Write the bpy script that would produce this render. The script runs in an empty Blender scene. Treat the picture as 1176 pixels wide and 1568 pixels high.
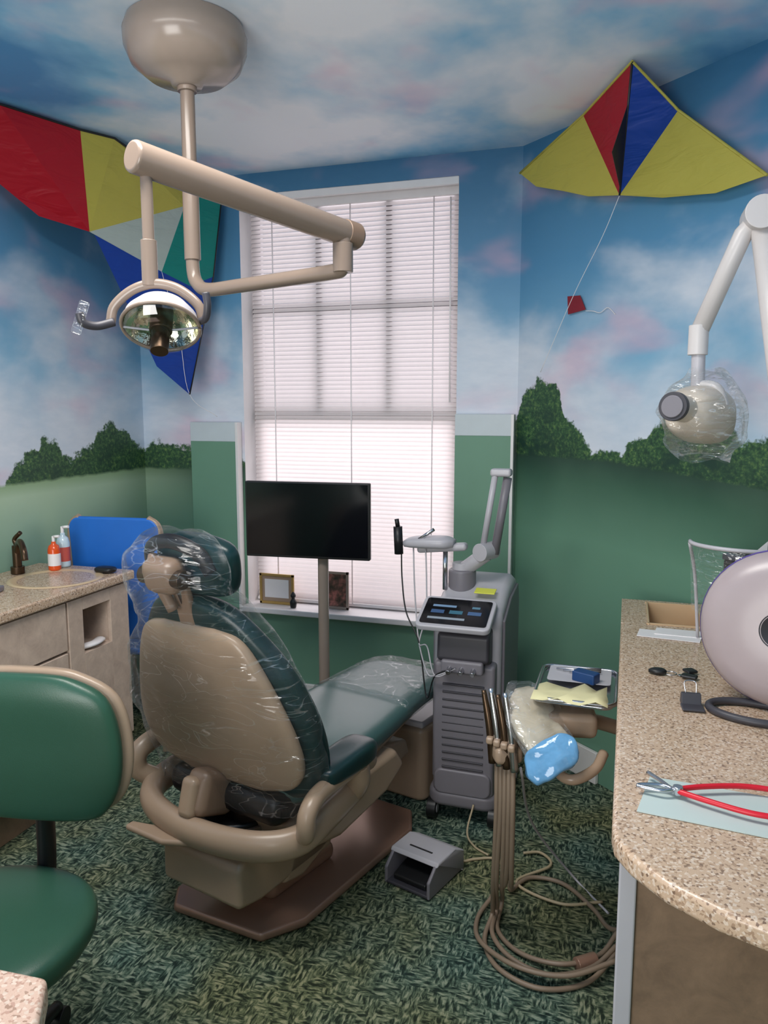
import bpy, bmesh, math, random
from mathutils import Vector, Matrix, noise
random.seed(4)
S=bpy.context.scene
try:
    S.view_settings.view_transform='Standard'; S.view_settings.look='None'
except Exception: pass

# ---------------------------------------------------------------- materials
def lin(c):
    return tuple(((x/255)/12.92 if x/255<=.04045 else (((x/255)+.055)/1.055)**2.4) for x in c)+(1,)
class NT:
    def __init__(s,name):
        s.m=bpy.data.materials.new(name); s.m.use_nodes=True; s.t=s.m.node_tree; s.t.nodes.clear()
        s.out=s.n('ShaderNodeOutputMaterial')
    def n(s,ty,**k):
        x=s.t.nodes.new(ty)
        for a,b in k.items(): setattr(x,a,b)
        return x
    def l(s,a,b): s.t.links.new(a,b)
    def set(s,sock,v):
        if hasattr(v,'is_output') or isinstance(v,bpy.types.NodeSocket): s.l(v,sock)
        else: sock.default_value=v
    def math(s,op,a,b=0,c=None,clamp=False):
        x=s.n('ShaderNodeMath',operation=op,use_clamp=clamp); s.set(x.inputs[0],a); s.set(x.inputs[1],b)
        if c is not None: s.set(x.inputs[2],c)
        return x.outputs[0]
    def mix(s,f,a,b,bt='MIX'):
        x=s.n('ShaderNodeMix',data_type='RGBA',blend_type=bt); s.set(x.inputs[0],f); s.set(x.inputs[6],a); s.set(x.inputs[7],b); return x.outputs[2]
    def mr(s,v,a,b,c=0,d=1,smooth=False):
        x=s.n('ShaderNodeMapRange'); x.interpolation_type='SMOOTHSTEP' if smooth else 'LINEAR'
        s.set(x.inputs[0],v)
        for i,q in enumerate((a,b,c,d)): s.set(x.inputs[i+1],q)
        return x.outputs[0]
    def noise(s,vec,scale,detail=4,rough=.55,dist=0):
        x=s.n('ShaderNodeTexNoise'); s.l(vec,x.inputs['Vector']); x.inputs['Scale'].default_value=scale; x.inputs['Detail'].default_value=detail
        x.inputs['Roughness'].default_value=rough; x.inputs['Distortion'].default_value=dist; return x.outputs[0]
    def ramp(s,v,stops,interp='LINEAR'):
        x=s.n('ShaderNodeValToRGB'); s.l(v,x.inputs[0]); r=x.color_ramp; r.interpolation=interp
        while len(r.elements)<len(stops): r.elements.new(.5)
        for e,(p,c) in zip(r.elements,stops): e.position=p; e.color=c
        return x.outputs[0]
    def mapping(s,vec,scale=(1,1,1),rot=(0,0,0),loc=(0,0,0)):
        x=s.n('ShaderNodeMapping'); s.l(vec,x.inputs[0]); x.inputs['Scale'].default_value=scale; x.inputs['Rotation'].default_value=rot; x.inputs['Location'].default_value=loc; return x.outputs[0]
    def bsdf(s,col,rough=.5,metal=0,bump=None,bstr=.2,bdist=.01,**k):
        p=s.n('ShaderNodeBsdfPrincipled'); s.set(p.inputs['Base Color'],col); s.set(p.inputs['Roughness'],rough); p.inputs['Metallic'].default_value=metal
        for a,b in k.items(): s.set(p.inputs[a.replace('_',' ')],b)
        if bump is not None:
            b=s.n('ShaderNodeBump'); b.inputs['Strength'].default_value=bstr; b.inputs['Distance'].default_value=bdist; s.l(bump,b.inputs['Height']); s.l(b.outputs[0],p.inputs['Normal'])
        return p.outputs[0]
    def done(s,sh): s.l(sh,s.out.inputs[0]); return s.m
def simple(name,rgb,rough=.5,metal=0,var=.06,scale=12,bump=0,bscale=200,**k):
    t=NT(name); g=t.n('ShaderNodeTexCoord').outputs['Object']
    c=lin(rgb); nz=t.noise(g,scale,3)
    col=t.mix(nz,tuple(x*(1-var) for x in c[:3])+(1,),tuple(min(1,x*(1+var)) for x in c[:3])+(1,))
    b=t.noise(g,bscale,2) if bump else None
    return t.done(t.bsdf(col,rough,metal,bump=b,bstr=bump,bdist=.002,**k))

def mural():
    t=NT('painted_mural'); uv=t.n('ShaderNodeUVMap'); sp=t.n('ShaderNodeSeparateXYZ'); t.l(uv.outputs[0],sp.inputs[0])
    s,z=sp.outputs[0],sp.outputs[1]; vec=uv.outputs[0]
    base=t.ramp(t.mr(z,1.2,2.75),[(0,lin((218,220,230))),(.17,lin((186,206,222))),(.38,lin((128,180,210))),(.65,lin((84,144,184))),(1,lin((54,110,148)))])
    w=t.noise(t.mapping(vec,(.9,1.3,1),(0,0,.35),(1.2,.3,0)),1.5,5,.5,.2)
    hz=t.mr(z,2.75,1.6,-.17,.14)
    cm=t.mr(t.math('ADD',w,hz),.44,.72,0,.88,True)
    c=t.mix(cm,base,lin((224,228,236)))
    pn=t.noise(t.mapping(vec,(1,1.8,1),(0,0,.5),(7,3,0)),1.9,3,.45,.3)
    c=t.mix(t.mr(pn,.50,.72,0,.5,True),c,lin((220,174,194)))
    br=t.noise(t.mapping(vec,(3,9,1),(0,0,.7)),3,3)
    c=t.mix(t.mr(br,.3,.7,0,.12),c,lin((84,140,178)))
    G=t.math('ADD',t.mr(s,.4,2.0,1.27,1.385),t.mr(s,2.6,3.3,0,-.055))
    pts=[(-1.6,1.27),(-1.03,1.26),(-.98,1.30),(-.92,1.37),(-.86,1.40),(-.80,1.41),(-.75,1.455),(-.70,1.45),(-.64,1.38),(-.57,1.37),(-.5,1.40),(-.44,1.41),(-.38,1.48),(-.28,1.51),(-.2,1.49),(-.1,1.43),(0,1.37),(.06,1.41),(.2,1.39),(.4,1.36),(.8,1.30),(1.8,1.34),(1.97,1.44),(2.03,1.55),(2.06,1.63),(2.12,1.68),(2.2,1.715),(2.27,1.70),(2.32,1.62),(2.36,1.54),(2.44,1.50),(2.5,1.43),(2.63,1.41),(2.70,1.45),(2.80,1.50),(2.90,1.58),(3.05,1.60),(3.16,1.55),(3.21,1.47),(3.35,1.58),(3.8,1.6)]
    fc=t.n('ShaderNodeFloatCurve'); t.l(t.mr(s,-1.6,3.8),fc.inputs['Value']); cu=fc.mapping.curves[0]
    P=[((a+1.6)/5.4,(b-1.2)/.6) for a,b in pts]
    cu.points[0].location=P[0]; cu.points[1].location=P[-1]
    for p in P[1:-1]: cu.points.new(*p)
    fc.mapping.update()
    T=t.math('MULTIPLY_ADD',fc.outputs[0],.6,1.2)
    ln=t.noise(vec,16,2,.5); ln2=t.noise(vec,80,3,.6)
    T2=t.math('ADD',T,t.math('ADD',t.math('MULTIPLY_ADD',ln,.12,-.06),t.math('MULTIPLY_ADD',ln2,.05,-.025)))
    dt=t.math('SUBTRACT',T2,z)
    tm=t.mr(dt,-.006,.010)
    leaf=t.ramp(t.noise(vec,55,5,.75),[(.38,lin((26,56,40))),(.5,lin((48,86,54))),(.6,lin((88,120,66))),(.72,lin((146,160,96)))])
    cl=t.noise(vec,11,2)
    leaf=t.mix(t.math('MULTIPLY',t.mr(dt,.0,.2),t.mr(cl,.35,.6)),leaf,lin((24,56,44)))
    c=t.mix(tm,c,leaf)
    gn=t.noise(vec,2.5,3)
    dist=t.math('SUBTRACT',G,z)
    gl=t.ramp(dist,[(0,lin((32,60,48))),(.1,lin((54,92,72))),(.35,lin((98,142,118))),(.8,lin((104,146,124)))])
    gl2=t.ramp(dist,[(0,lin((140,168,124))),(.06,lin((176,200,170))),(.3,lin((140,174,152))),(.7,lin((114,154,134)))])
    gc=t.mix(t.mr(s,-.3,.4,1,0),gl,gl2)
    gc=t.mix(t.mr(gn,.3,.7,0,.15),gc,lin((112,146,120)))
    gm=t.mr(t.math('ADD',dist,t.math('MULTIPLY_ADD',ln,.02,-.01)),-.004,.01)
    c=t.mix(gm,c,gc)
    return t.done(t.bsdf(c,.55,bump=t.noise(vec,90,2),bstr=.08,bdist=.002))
def ceiling_mat():
    t=NT('painted_ceiling_sky'); g=t.n('ShaderNodeTexCoord').outputs['Object']
    w=t.noise(t.mapping(g,(1.1,.9,1),(0,0,.4),(2.6,.9,0)),1.6,5,.5,.1)
    sp=t.n('ShaderNodeSeparateXYZ'); t.l(g,sp.inputs[0])
    dx=t.math('ADD',sp.outputs[0],.95); dy=t.math('ADD',sp.outputs[1],-2.9)
    d2=t.math('ADD',t.math('MULTIPLY',dx,dx),t.math('MULTIPLY',dy,dy))
    w=t.math('ADD',w,t.mr(d2,0,1.6,.13,-.05))  # whitens clouds in front of the window; window brightness painted into the colour
    c=t.ramp(w,[(.34,lin((84,152,200))),(.46,lin((140,196,228))),(.56,lin((208,226,240))),(.68,lin((248,248,252)))])
    p=t.noise(t.mapping(g,(1,1,1),(0,0,1),(5,1,0)),2.2,3,.45,.2)
    c=t.mix(t.mr(p,.52,.70,0,.5,True),c,lin((242,196,214)))
    return t.done(t.bsdf(c,.5,bump=t.noise(g,90,2),bstr=.06,bdist=.002))
def carpet():
    t=NT('patterned_green_carpet'); g=t.n('ShaderNodeTexCoord').outputs['Object']
    a=t.noise(t.mapping(g,(34,110,1),(0,0,.7)),1,2,.5,.6)
    b=t.noise(t.mapping(g,(110,34,1),(0,0,.5),(9,2,0)),1,2,.5,.6)
    big=t.noise(g,1.6,3); sel=t.noise(g,15,2)
    k=t.mix(t.mr(sel,.46,.54),a,b)
    c=t.ramp(k,[(.38,lin((34,52,50))),(.46,lin((58,82,76))),(.54,lin((88,114,104))),(.64,lin((138,156,142)))])
    c2=t.ramp(k,[(.38,lin((44,50,38))),(.46,lin((74,82,60))),(.54,lin((106,112,82))),(.64,lin((148,146,112)))])
    c=t.mix(t.mr(big,.36,.58),c,c2)
    f=t.noise(g,420,2)
    c=t.mix(.3,c,t.ramp(f,[(.3,(.15,.15,.15,1)),(.7,(.8,.8,.8,1))]),'OVERLAY')
    return t.done(t.bsdf(c,.95,bump=t.math('ADD',k,t.math('MULTIPLY',f,.6)),bstr=.5,bdist=.006,Specular_IOR_Level=.1))
def speckle(name,base,d1,d2,rough=.26):
    t=NT(name); g=t.n('ShaderNodeTexCoord').outputs['Object']
    v=t.n('ShaderNodeTexVoronoi'); v.inputs['Scale'].default_value=240; t.l(g,v.inputs['Vector'])
    hs=t.n('ShaderNodeSeparateColor'); t.l(v.outputs['Color'],hs.inputs[0])
    c=t.mix(t.mr(hs.outputs[0],.76,.80,0,.7),lin(base),lin(d1)); c=t.mix(t.mr(hs.outputs[1],.91,.93,0,.8),c,lin(d2)); c=t.mix(t.mr(hs.outputs[2],.8,.84,0,.7),c,lin((232,214,196)))
    c=t.mix(t.mr(t.noise(g,500,2),.35,.65,0,.2),c,lin(d1))
    return t.done(t.bsdf(c,rough))
def laminate(name,a,b):
    t=NT(name); g=t.n('ShaderNodeTexCoord').outputs['Object']
    n=t.noise(g,14,7,.7,.4); c=t.mix(t.mr(n,.35,.65),lin(a),lin(b))
    return t.done(t.bsdf(c,.45))
def plastic_wrap(name='clear_plastic_film',op=.06,sc=1,rg=.22):
    t=NT(name); g=t.n('ShaderNodeTexCoord').outputs['Object']
    n=t.noise(t.mapping(g,(3*sc,3*sc,7*sc),(.4,.5,.3)),1,3,.5,1.0)
    n2=t.noise(t.mapping(g,(4*sc,4*sc,15*sc),(.9,.5,.4)),1,2,.5,1.2)
    h=t.math('ADD',n,t.math('MULTIPLY',n2,.6))
    b=t.n('ShaderNodeBump'); b.inputs['Strength'].default_value=.8; b.inputs['Distance'].default_value=.03; t.l(h,b.inputs['Height'])
    gl=t.n('ShaderNodeBsdfGlossy'); gl.inputs['Roughness'].default_value=.1; t.l(b.outputs[0],gl.inputs['Normal']); gl.inputs['Color'].default_value=(1,1,1,1)
    df=t.n('ShaderNodeBsdfDiffuse'); df.inputs['Color'].default_value=(.85,.88,.9,1); t.l(b.outputs[0],df.inputs['Normal'])
    m1=t.n('ShaderNodeMixShader'); m1.inputs[0].default_value=.4; t.l(gl.outputs[0],m1.inputs[1]); t.l(df.outputs[0],m1.inputs[2])
    tr=t.n('ShaderNodeBsdfTransparent'); tr.inputs[0].default_value=(.98,.985,.985,1)
    rid=t.math('ABSOLUTE',t.math('SUBTRACT',n2,.5)); ridge=t.mr(rid,0,.010,rg,0)
    rid2=t.math('ABSOLUTE',t.math('SUBTRACT',n,.47)); ridge2=t.mr(rid2,0,.008,rg*.8,0)
    lw=t.n('ShaderNodeLayerWeight'); lw.inputs[0].default_value=.2; t.l(b.outputs[0],lw.inputs['Normal'])
    f=t.math('ADD',t.math('MULTIPLY',lw.outputs[0],.38),t.math('ADD',t.math('ADD',ridge,ridge2),op*.5),clamp=True)
    m2=t.n('ShaderNodeMixShader'); t.l(f,m2.inputs[0]); t.l(tr.outputs[0],m2.inputs[1]); t.l(m1.outputs[0],m2.inputs[2])
    return t.done(m2.outputs[0])
def glassy(name,col=(.9,.93,.95),fac=.12,rough=.03):
    t=NT(name); tr=t.n('ShaderNodeBsdfTransparent'); tr.inputs[0].default_value=col+(1,)
    gl=t.n('ShaderNodeBsdfGlossy'); gl.inputs['Roughness'].default_value=rough
    m=t.n('ShaderNodeMixShader'); m.inputs[0].default_value=fac; t.l(tr.outputs[0],m.inputs[1]); t.l(gl.outputs[0],m.inputs[2]); return t.done(m.outputs[0])
def translucent(name,rgb,k=.5,trc=None,bump=0):
    t=NT(name); g=t.n('ShaderNodeTexCoord').outputs['Object']; n=t.noise(g,30,2); c=lin(rgb)
    col=t.mix(n,tuple(x*.94 for x in c[:3])+(1,),c)
    bm=t.noise(t.mapping(g,(5,5,16),(.3,.6,.2)),1,3,.5,.8) if bump else None
    d=t.bsdf(col,.5,bump=bm,bstr=bump,bdist=.03); tl=t.n('ShaderNodeBsdfTranslucent'); t.set(tl.inputs[0],col if trc is None else trc+(1,))
    m=t.n('ShaderNodeMixShader'); m.inputs[0].default_value=k; t.l(d,m.inputs[1]); t.l(tl.outputs[0],m.inputs[2]); return t.done(m.outputs[0])

M={}
M['mural']=mural(); M['ceil']=ceiling_mat(); M['carpet']=carpet()
M['top']=speckle('speckled_countertop',(202,174,148),(152,122,98),(108,84,70))
M['lam']=laminate('beige_laminate',(214,192,174),(188,166,150)); M['lamd']=laminate('tan_laminate',(142,116,94),(118,96,78))
M['white']=simple('white_paint',(236,232,232),.4); M['trim']=simple('trim_white',(225,222,220),.4)
M['beige']=simple('beige_plastic',(166,142,120),.3,bump=.02); M['beige2']=simple('beige_plastic_dark',(136,112,94),.35)
M['taupe']=simple('taupe_enamel',(156,122,104),.28,.3); M['lamp']=simple('warm_grey_enamel',(138,121,108),.22); M['canopy']=simple('canopy_enamel',(158,142,130),.2)
M['green']=simple('dark_green_vinyl',(14,46,48),.3,bump=.1,bscale=400); M['green2']=simple('green_vinyl',(46,84,66),.36,bump=.1,bscale=400)
M['seatgreen']=simple('grey_green_vinyl',(60,92,90),.28)
M['dark']=simple('black_plastic',(24,24,26),.4); M['screen']=simple('screen_glass',(10,11,16),.12); M['grey']=simple('mid_grey_plastic',(120,116,122),.4)
M['dgrey']=simple('dark_grey_plastic',(62,60,66),.45); M['lgrey']=simple('light_grey_plastic',(182,179,184),.35)
M['chrome']=simple('steel',(200,200,205),.22,1); M['bronze']=simple('bronze',(84,66,50),.3,.8); M['mirror']=simple('faceted_reflector',(214,210,188),.12,1,bump=.6,bscale=60)
M['red']=translucent('kite_red',(200,24,46),.35,bump=.5); M['yellow']=translucent('kite_yellow',(214,204,96),.35,bump=.5); M['blue']=translucent('kite_blue',(24,74,176),.35,bump=.5)
M['teal']=translucent('kite_teal',(20,150,140),.35,bump=.5); M['kwhite']=translucent('kite_white',(200,212,206),.35,bump=.5)
M['hose']=simple('taupe_hose',(134,116,98),.45); M['cord']=simple('cream_cord',(176,160,130),.45); M['wrap']=plastic_wrap(); M['wrap2']=plastic_wrap('crinkled_film',.14,2.2,.32); M['wrap3']=plastic_wrap('toe_film',.05,1.4,.2); M['glass']=glassy('clear_glass'); M['gwall']=simple('green_wall_paint',(104,146,122),.55,var=.1,scale=3)
M['cblue']=simple('blue_seat_plastic',(36,112,206),.45); M['slat']=translucent('blind_slat',(234,226,225),.4)

# ---------------------------------------------------------------- geometry helpers
def link(o,parent=None,loc=None,rot=None):
    bpy.context.collection.objects.link(o)
    if parent: o.parent=parent
    if loc is not None: o.location=loc
    if rot is not None: o.rotation_euler=rot
    return o
def empty(name,loc=(0,0,0),rz=0,parent=None):
    o=bpy.data.objects.new(name,None); o.empty_display_size=.1; return link(o,parent,loc,(0,0,math.radians(rz)))
def mesh(name,vs,fs,mat,parent=None,loc=(0,0,0),rot=(0,0,0),smooth=False,bevel=0,seg=3,mats=None,fm=None,sub=0,solid=0):
    me=bpy.data.meshes.new(name); me.from_pydata([tuple(v) for v in vs],[],fs); 
    for m in (mats or [mat]): me.materials.append(m)
    if fm:
        for p,i in zip(me.polygons,fm): p.material_index=i
    bm=bmesh.new(); bm.from_mesh(me); bmesh.ops.recalc_face_normals(bm,faces=bm.faces); bm.to_mesh(me); bm.free()
    o=bpy.data.objects.new(name,me); link(o,parent,loc,rot)
    if solid: md=o.modifiers.new('s','SOLIDIFY'); md.thickness=solid; md.offset=0
    if bevel:
        md=o.modifiers.new('b','BEVEL'); md.width=bevel; md.segments=seg; md.limit_method='ANGLE'; md.angle_limit=math.radians(35); md.harden_normals=False
    if sub: md=o.modifiers.new('u','SUBSURF'); md.levels=sub; md.render_levels=sub
    if smooth or bevel:
        for p in me.polygons: p.use_smooth=True
        if bevel and not smooth:
            try: md=o.modifiers.new('w','WEIGHTED_NORMAL'); md.keep_sharp=True
            except Exception: pass
    return o
def R3(r): return tuple(math.radians(a) for a in r)
def box(name,size,loc,mat,parent=None,rot=(0,0,0),bevel=.004,seg=3,taper=(1,1)):
    x,y,z=[a/2 for a in size]; tx,ty=taper
    vs=[(-x,-y,-z),(x,-y,-z),(x,y,-z),(-x,y,-z),(-x*tx,-y*ty,z),(x*tx,-y*ty,z),(x*tx,y*ty,z),(-x*tx,y*ty,z)]
    fs=[(0,3,2,1),(4,5,6,7),(0,1,5,4),(1,2,6,5),(2,3,7,6),(3,0,4,7)]
    return mesh(name,vs,fs,mat,parent,loc,R3(rot),bevel=bevel,seg=seg)
def prism(name,pts,a,b,mat,parent=None,plane='XY',loc=(0,0,0),rot=(0,0,0),bevel=.004,seg=3,smooth=False):
    def P(p,h):
        if plane=='XY': return (p[0],p[1],h)
        if plane=='XZ': return (p[0],h,p[1])
        return (h,p[0],p[1])
    n=len(pts); vs=[P(p,a) for p in pts]+[P(p,b) for p in pts]
    fs=[tuple(range(n)),tuple(range(2*n-1,n-1,-1))]+[(i,(i+1)%n,n+(i+1)%n,n+i) for i in range(n)]
    return mesh(name,vs,fs,mat,parent,loc,R3(rot),bevel=bevel,seg=seg,smooth=smooth)
def rpoly(w,h,r,n=6,cx=0,cy=0):
    o=[]
    for sx,sy,a0 in ((1,1,0),(-1,1,90),(-1,-1,180),(1,-1,270)):
        for i in range(n+1):
            a=math.radians(a0+90*i/n); o.append((cx+sx*(w/2-r)+r*math.cos(a),cy+sy*(h/2-r)+r*math.sin(a)))
    return o
def catmull(pts,k=8):
    P=[Vector(p) for p in pts]; 
    if len(P)<3: return P
    out=[]; Q=[2*P[0]-P[1]]+P+[2*P[-1]-P[-2]]
    for i in range(1,len(Q)-2):
        a,b,c,d=Q[i-1:i+3]
        for j in range(k):
            t=j/k; out.append(.5*((2*b)+(c-a)*t+(2*a-5*b+4*c-d)*t*t+(3*b-a-3*c+d)*t**3))
    out.append(P[-1]); return out
def tube(name,pts,r,mat,parent=None,smooth=True,n=12,radii=None,k=8,flat=1,loc=(0,0,0)):
    P=catmull(pts,k) if smooth else [Vector(p) for p in pts]
    N=len(P); vs=[];fs=[]
    T=[(P[min(i+1,N-1)]-P[max(i-1,0)]).normalized() for i in range(N)]
    up=Vector((0,0,1)) if abs(T[0].z)<.9 else Vector((1,0,0))
    u=T[0].cross(up).normalized()
    for i in range(N):
        u=(u-T[i]*u.dot(T[i])).normalized(); v=T[i].cross(u)
        if radii: f=i/(N-1)*(len(radii)-1); a=int(min(f,len(radii)-2)); rr=radii[a]+(radii[a+1]-radii[a])*(f-a)
        else: rr=r
        for j in range(n):
            a=2*math.pi*j/n; vs.append(P[i]+u*math.cos(a)*rr+v*math.sin(a)*rr*flat)
    for i in range(N-1):
        for j in range(n): fs.append((i*n+j,i*n+(j+1)%n,(i+1)*n+(j+1)%n,(i+1)*n+j))
    fs.append(tuple(range(n))); fs.append(tuple((N-1)*n+j for j in range(n)))
    o=mesh(name,vs,fs,mat,parent,smooth=True,loc=loc)
    for q in o.data.polygons:
        if len(q.vertices)>4: q.use_smooth=False
    return o
def cyl(name,a,b,r,mat,parent=None,n=28,r2=None,bevel=.002):
    a,b=Vector(a),Vector(b); d=(b-a); L=d.length; q=d.to_track_quat('Z','Y'); r2=r if r2 is None else r2
    vs=[q@Vector((r*math.cos(2*math.pi*i/n),r*math.sin(2*math.pi*i/n),0))+a for i in range(n)]+[q@Vector((r2*math.cos(2*math.pi*i/n),r2*math.sin(2*math.pi*i/n),L))+a for i in range(n)]
    fs=[tuple(range(n)),tuple(range(2*n-1,n-1,-1))]+[(i,(i+1)%n,n+(i+1)%n,n+i) for i in range(n)]
    return mesh(name,vs,fs,mat,parent,bevel=bevel,seg=2)
def lathe(name,prof,mat,parent=None,loc=(0,0,0),rot=(0,0,0),n=48,smooth=True,solid=0):
    vs=[];fs=[]
    for r,z in prof:
        for j in range(n): a=2*math.pi*j/n; vs.append((max(r,1e-4)*math.cos(a),max(r,1e-4)*math.sin(a),z))
    for i in range(len(prof)-1):
        for j in range(n): fs.append((i*n+j,i*n+(j+1)%n,(i+1)*n+(j+1)%n,(i+1)*n+j))
    return mesh(name,vs,fs,mat,parent,loc,R3(rot),smooth=smooth,solid=solid)
def loft(name,secs,mat,parent=None,U=(1,0,0),n=40,e=2.6,loc=(0,0,0),rot=(0,0,0),sub=0,noise_amp=0,cap=True,nsc=8):
    C=[Vector(s[0]) for s in secs]; vs=[];fs=[]; N=len(secs); U=Vector(U)
    for i,s in enumerate(secs):
        T=(C[min(i+1,N-1)]-C[max(i-1,0)]).normalized(); V=T.cross(U).normalized(); ee=s[3] if len(s)>3 else e
        for j in range(n):
            a=2*math.pi*j/n; ca,sa=math.cos(a),math.sin(a)
            p=C[i]+U*(math.copysign(abs(ca)**(2/ee),ca)*s[1])+V*(math.copysign(abs(sa)**(2/ee),sa)*s[2])
            if noise_amp: p+= noise.noise_vector(p*nsc)*noise_amp
            vs.append(p)
    for i in range(N-1):
        for j in range(n): fs.append((i*n+j,i*n+(j+1)%n,(i+1)*n+(j+1)%n,(i+1)*n+j))
    if cap: fs.append(tuple(range(n))); fs.append(tuple((N-1)*n+j for j in range(n)))
    return mesh(name,vs,fs,mat,parent,loc,R3(rot),smooth=True,sub=sub)
def interp(secs,k=5):
    flat=[tuple(s[0])+(s[1],s[2]) for s in secs]; out=[]
    F=[flat[0]]+flat+[flat[-1]]
    for i in range(1,len(F)-2):
        for j in range(k):
            t=j/k; v=[]
            for a,b,c,d in zip(*F[i-1:i+3]): v.append(.5*((2*b)+(c-a)*t+(2*a-5*b+4*c-d)*t*t+(3*b-a-3*c+d)*t**3))
            out.append(((v[0],v[1],v[2]),max(v[3],.001),max(v[4],.001)))
    f=flat[-1]; out.append(((f[0],f[1],f[2]),f[3],f[4])); return out
def poly(name,polys,mats,parent=None,solid=.0015,loc=(0,0,0)):
    vs=[];fs=[];fm=[]
    for pts,mi in polys:
        b=len(vs); vs+=pts; fs.append(tuple(range(b,b+len(pts)))); fm.append(mi)
    me=bpy.data.meshes.new(name); me.from_pydata(vs,[],fs)
    for m in mats: me.materials.append(m)
    for p,i in zip(me.polygons,fm): p.material_index=i
    o=bpy.data.objects.new(name,me); link(o,parent,loc)
    if solid: md=o.modifiers.new('s','SOLIDIFY'); md.thickness=solid; md.offset=0
    return o

# ---------------------------------------------------------------- camera
cam=bpy.data.cameras.new('camera'); co=bpy.data.objects.new('camera',cam); link(co)
co.location=(0,0,1.6); co.rotation_euler=(math.radians(90-7.8),0,math.radians(17.6))
cam.sensor_fit='VERTICAL'; cam.sensor_height=36; cam.lens=27.02; cam.clip_start=.02; S.camera=co

# ---------------------------------------------------------------- room shell
XL,XR,YB,YF,H=-2.53,.66,3.63,-1.4,2.75
WX0,WX1,WZ0,WZ1=-1.917,-.79,.535,2.65
def wall(name,pts,uvs,mat):
    me=bpy.data.meshes.new(name); fs=[]; vs=[]; k=0; UV=[]
    for q,u in zip(pts,uvs): vs+=q; fs.append((k,k+1,k+2,k+3)); k+=4; UV+=u
    me.from_pydata(vs,[],fs); me.materials.append(mat); l=me.uv_layers.new(name='UVMap')
    for i,u in enumerate(UV): l.data[i].uv=u
    return link(bpy.data.objects.new(name,me))
def q_y(y,x0,x1,z0,z1): return [(x0,y,z0),(x1,y,z0),(x1,y,z1),(x0,y,z1)]
def q_uv(s0,s1,z0,z1): return [(s0,z0),(s1,z0),(s1,z1),(s0,z1)]
CX,CY=-.5,3.63; EX,EY=.66,2.586
rects=[(XL,WX0,0,H),(WX1,CX,0,H),(WX0,WX1,0,WZ0),(WX0,WX1,WZ1,H)]
wall('wall_back',[q_y(YB,*r) for r in rects],[q_uv(r[0]-XL,r[1]-XL,r[2],r[3]) for r in rects],M['mural'])
wall('wall_left',[[(XL,YF,0),(XL,YB,0),(XL,YB,H),(XL,YF,H)]],[q_uv(YF-YB,0,0,H)],M['mural'])
L=math.hypot(EX-CX,EY-CY)
wall('wall_corner',[[(CX,CY,0),(EX,EY,0),(EX,EY,H),(CX,CY,H)]],[q_uv(2.03,2.03+L,0,H)],M['mural'])
wall('wall_right',[[(XR,EY,0),(XR,YF,0),(XR,YF,H),(XR,EY,H)]],[q_uv(2.03+L,2.03+L+4,0,H)],M['mural'])
wall('wall_rear',[[(XR,YF,0),(XL,YF,0),(XL,YF,H),(XR,YF,H)]],[q_uv(6,9.2,0,H)],M['mural'])
out=[(XL,YF),(XR,YF),(EX,EY),(CX,CY),(XL,YB)]
mesh('floor',[(x,y,0) for x,y in out],[tuple(range(5))],M['carpet'])
mesh('ceiling',[(x,y,H) for x,y in out],[tuple(range(5))],M['ceil'])
RD=.17
rv=[[(WX0,YB,WZ0),(WX0,YB+RD,WZ0),(WX0,YB+RD,WZ1),(WX0,YB,WZ1)],[(WX1,YB,WZ0),(WX1,YB+RD,WZ0),(WX1,YB+RD,WZ1),(WX1,YB,WZ1)],
    [(WX0,YB,WZ1),(WX1,YB,WZ1),(WX1,YB+RD,WZ1),(WX0,YB+RD,WZ1)],[(WX0,YB,WZ0),(WX1,YB,WZ0),(WX1,YB+RD,WZ0),(WX0,YB+RD,WZ0)]]
win=empty('window_1')
poly('reveal',[(r,0) for r in rv],[M['white']],win,0)
box('sill',(WX1-WX0+.03,.22,.03),((WX0+WX1)/2,YB+.05,WZ0-.002),M['white'],win,bevel=.006)
box('head_trim',(WX1-WX0,.02,.035),((WX0+WX1)/2,YB+.008,WZ1-.018),M['white'],win)
sy=YB+.145
def bar(n,x0,x1,z0,z1,d=.03,y=sy): box(n,(x1-x0,d,z1-z0),((x0+x1)/2,y,(z0+z1)/2),M['dgrey'] if n.startswith('m') else M['lgrey'],win,bevel=.003)
mz=1.55
bar('frame_l',WX0,WX0+.05,WZ0,WZ1); bar('frame_r',WX1-.05,WX1,WZ0,WZ1); bar('frame_t',WX0,WX1,WZ1-.06,WZ1); bar('frame_b',WX0,WX1,WZ0,WZ0+.06); bar('mrail',WX0,WX1,mz-.03,mz+.03)
w3=(WX1-WX0)/3
for i in (1,2): bar('muntin_v%d'%i,WX0+w3*i-.015,WX0+w3*i+.015,mz,WZ1,.02,sy-.012)
bar('muntin_h',WX0,WX1,2.08,2.11,.02,sy-.012)
poly('upper_glass',[(q_y(sy+.02,WX0,WX1,mz,WZ1),0)],[glassy('tinted_glass',(.50,.49,.52),.05)],win,0)
poly('lower_glass',[(q_y(sy+.02,WX0,WX1,WZ0,mz),0)],[glassy('window_glass',(.78,.75,.77),.05)],win,0)
bl=empty('venetian_blinds'); by=YB+.105
vs=[];fs=[];N=92; z0,z1=WZ0+.04,WZ1-.07
for i in range(N):
    z=z0+(z1-z0)*i/(N-1); b=len(vs)
    for j in range(5):
        f=j/4-.5; a=math.radians(58); dy=.0125*2*f; cz=.0026*(1-4*f*f)
        y=by+dy*math.cos(a)-cz*math.sin(a); zz=z+dy*math.sin(a)+cz*math.cos(a)
        vs+=[(WX0+.012,y,zz),(WX1-.012,y,zz)]
    for j in range(4): fs.append((b+2*j,b+2*j+1,b+2*j+3,b+2*j+2))
mesh('slats',vs,fs,M['slat'],bl,smooth=True)
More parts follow.
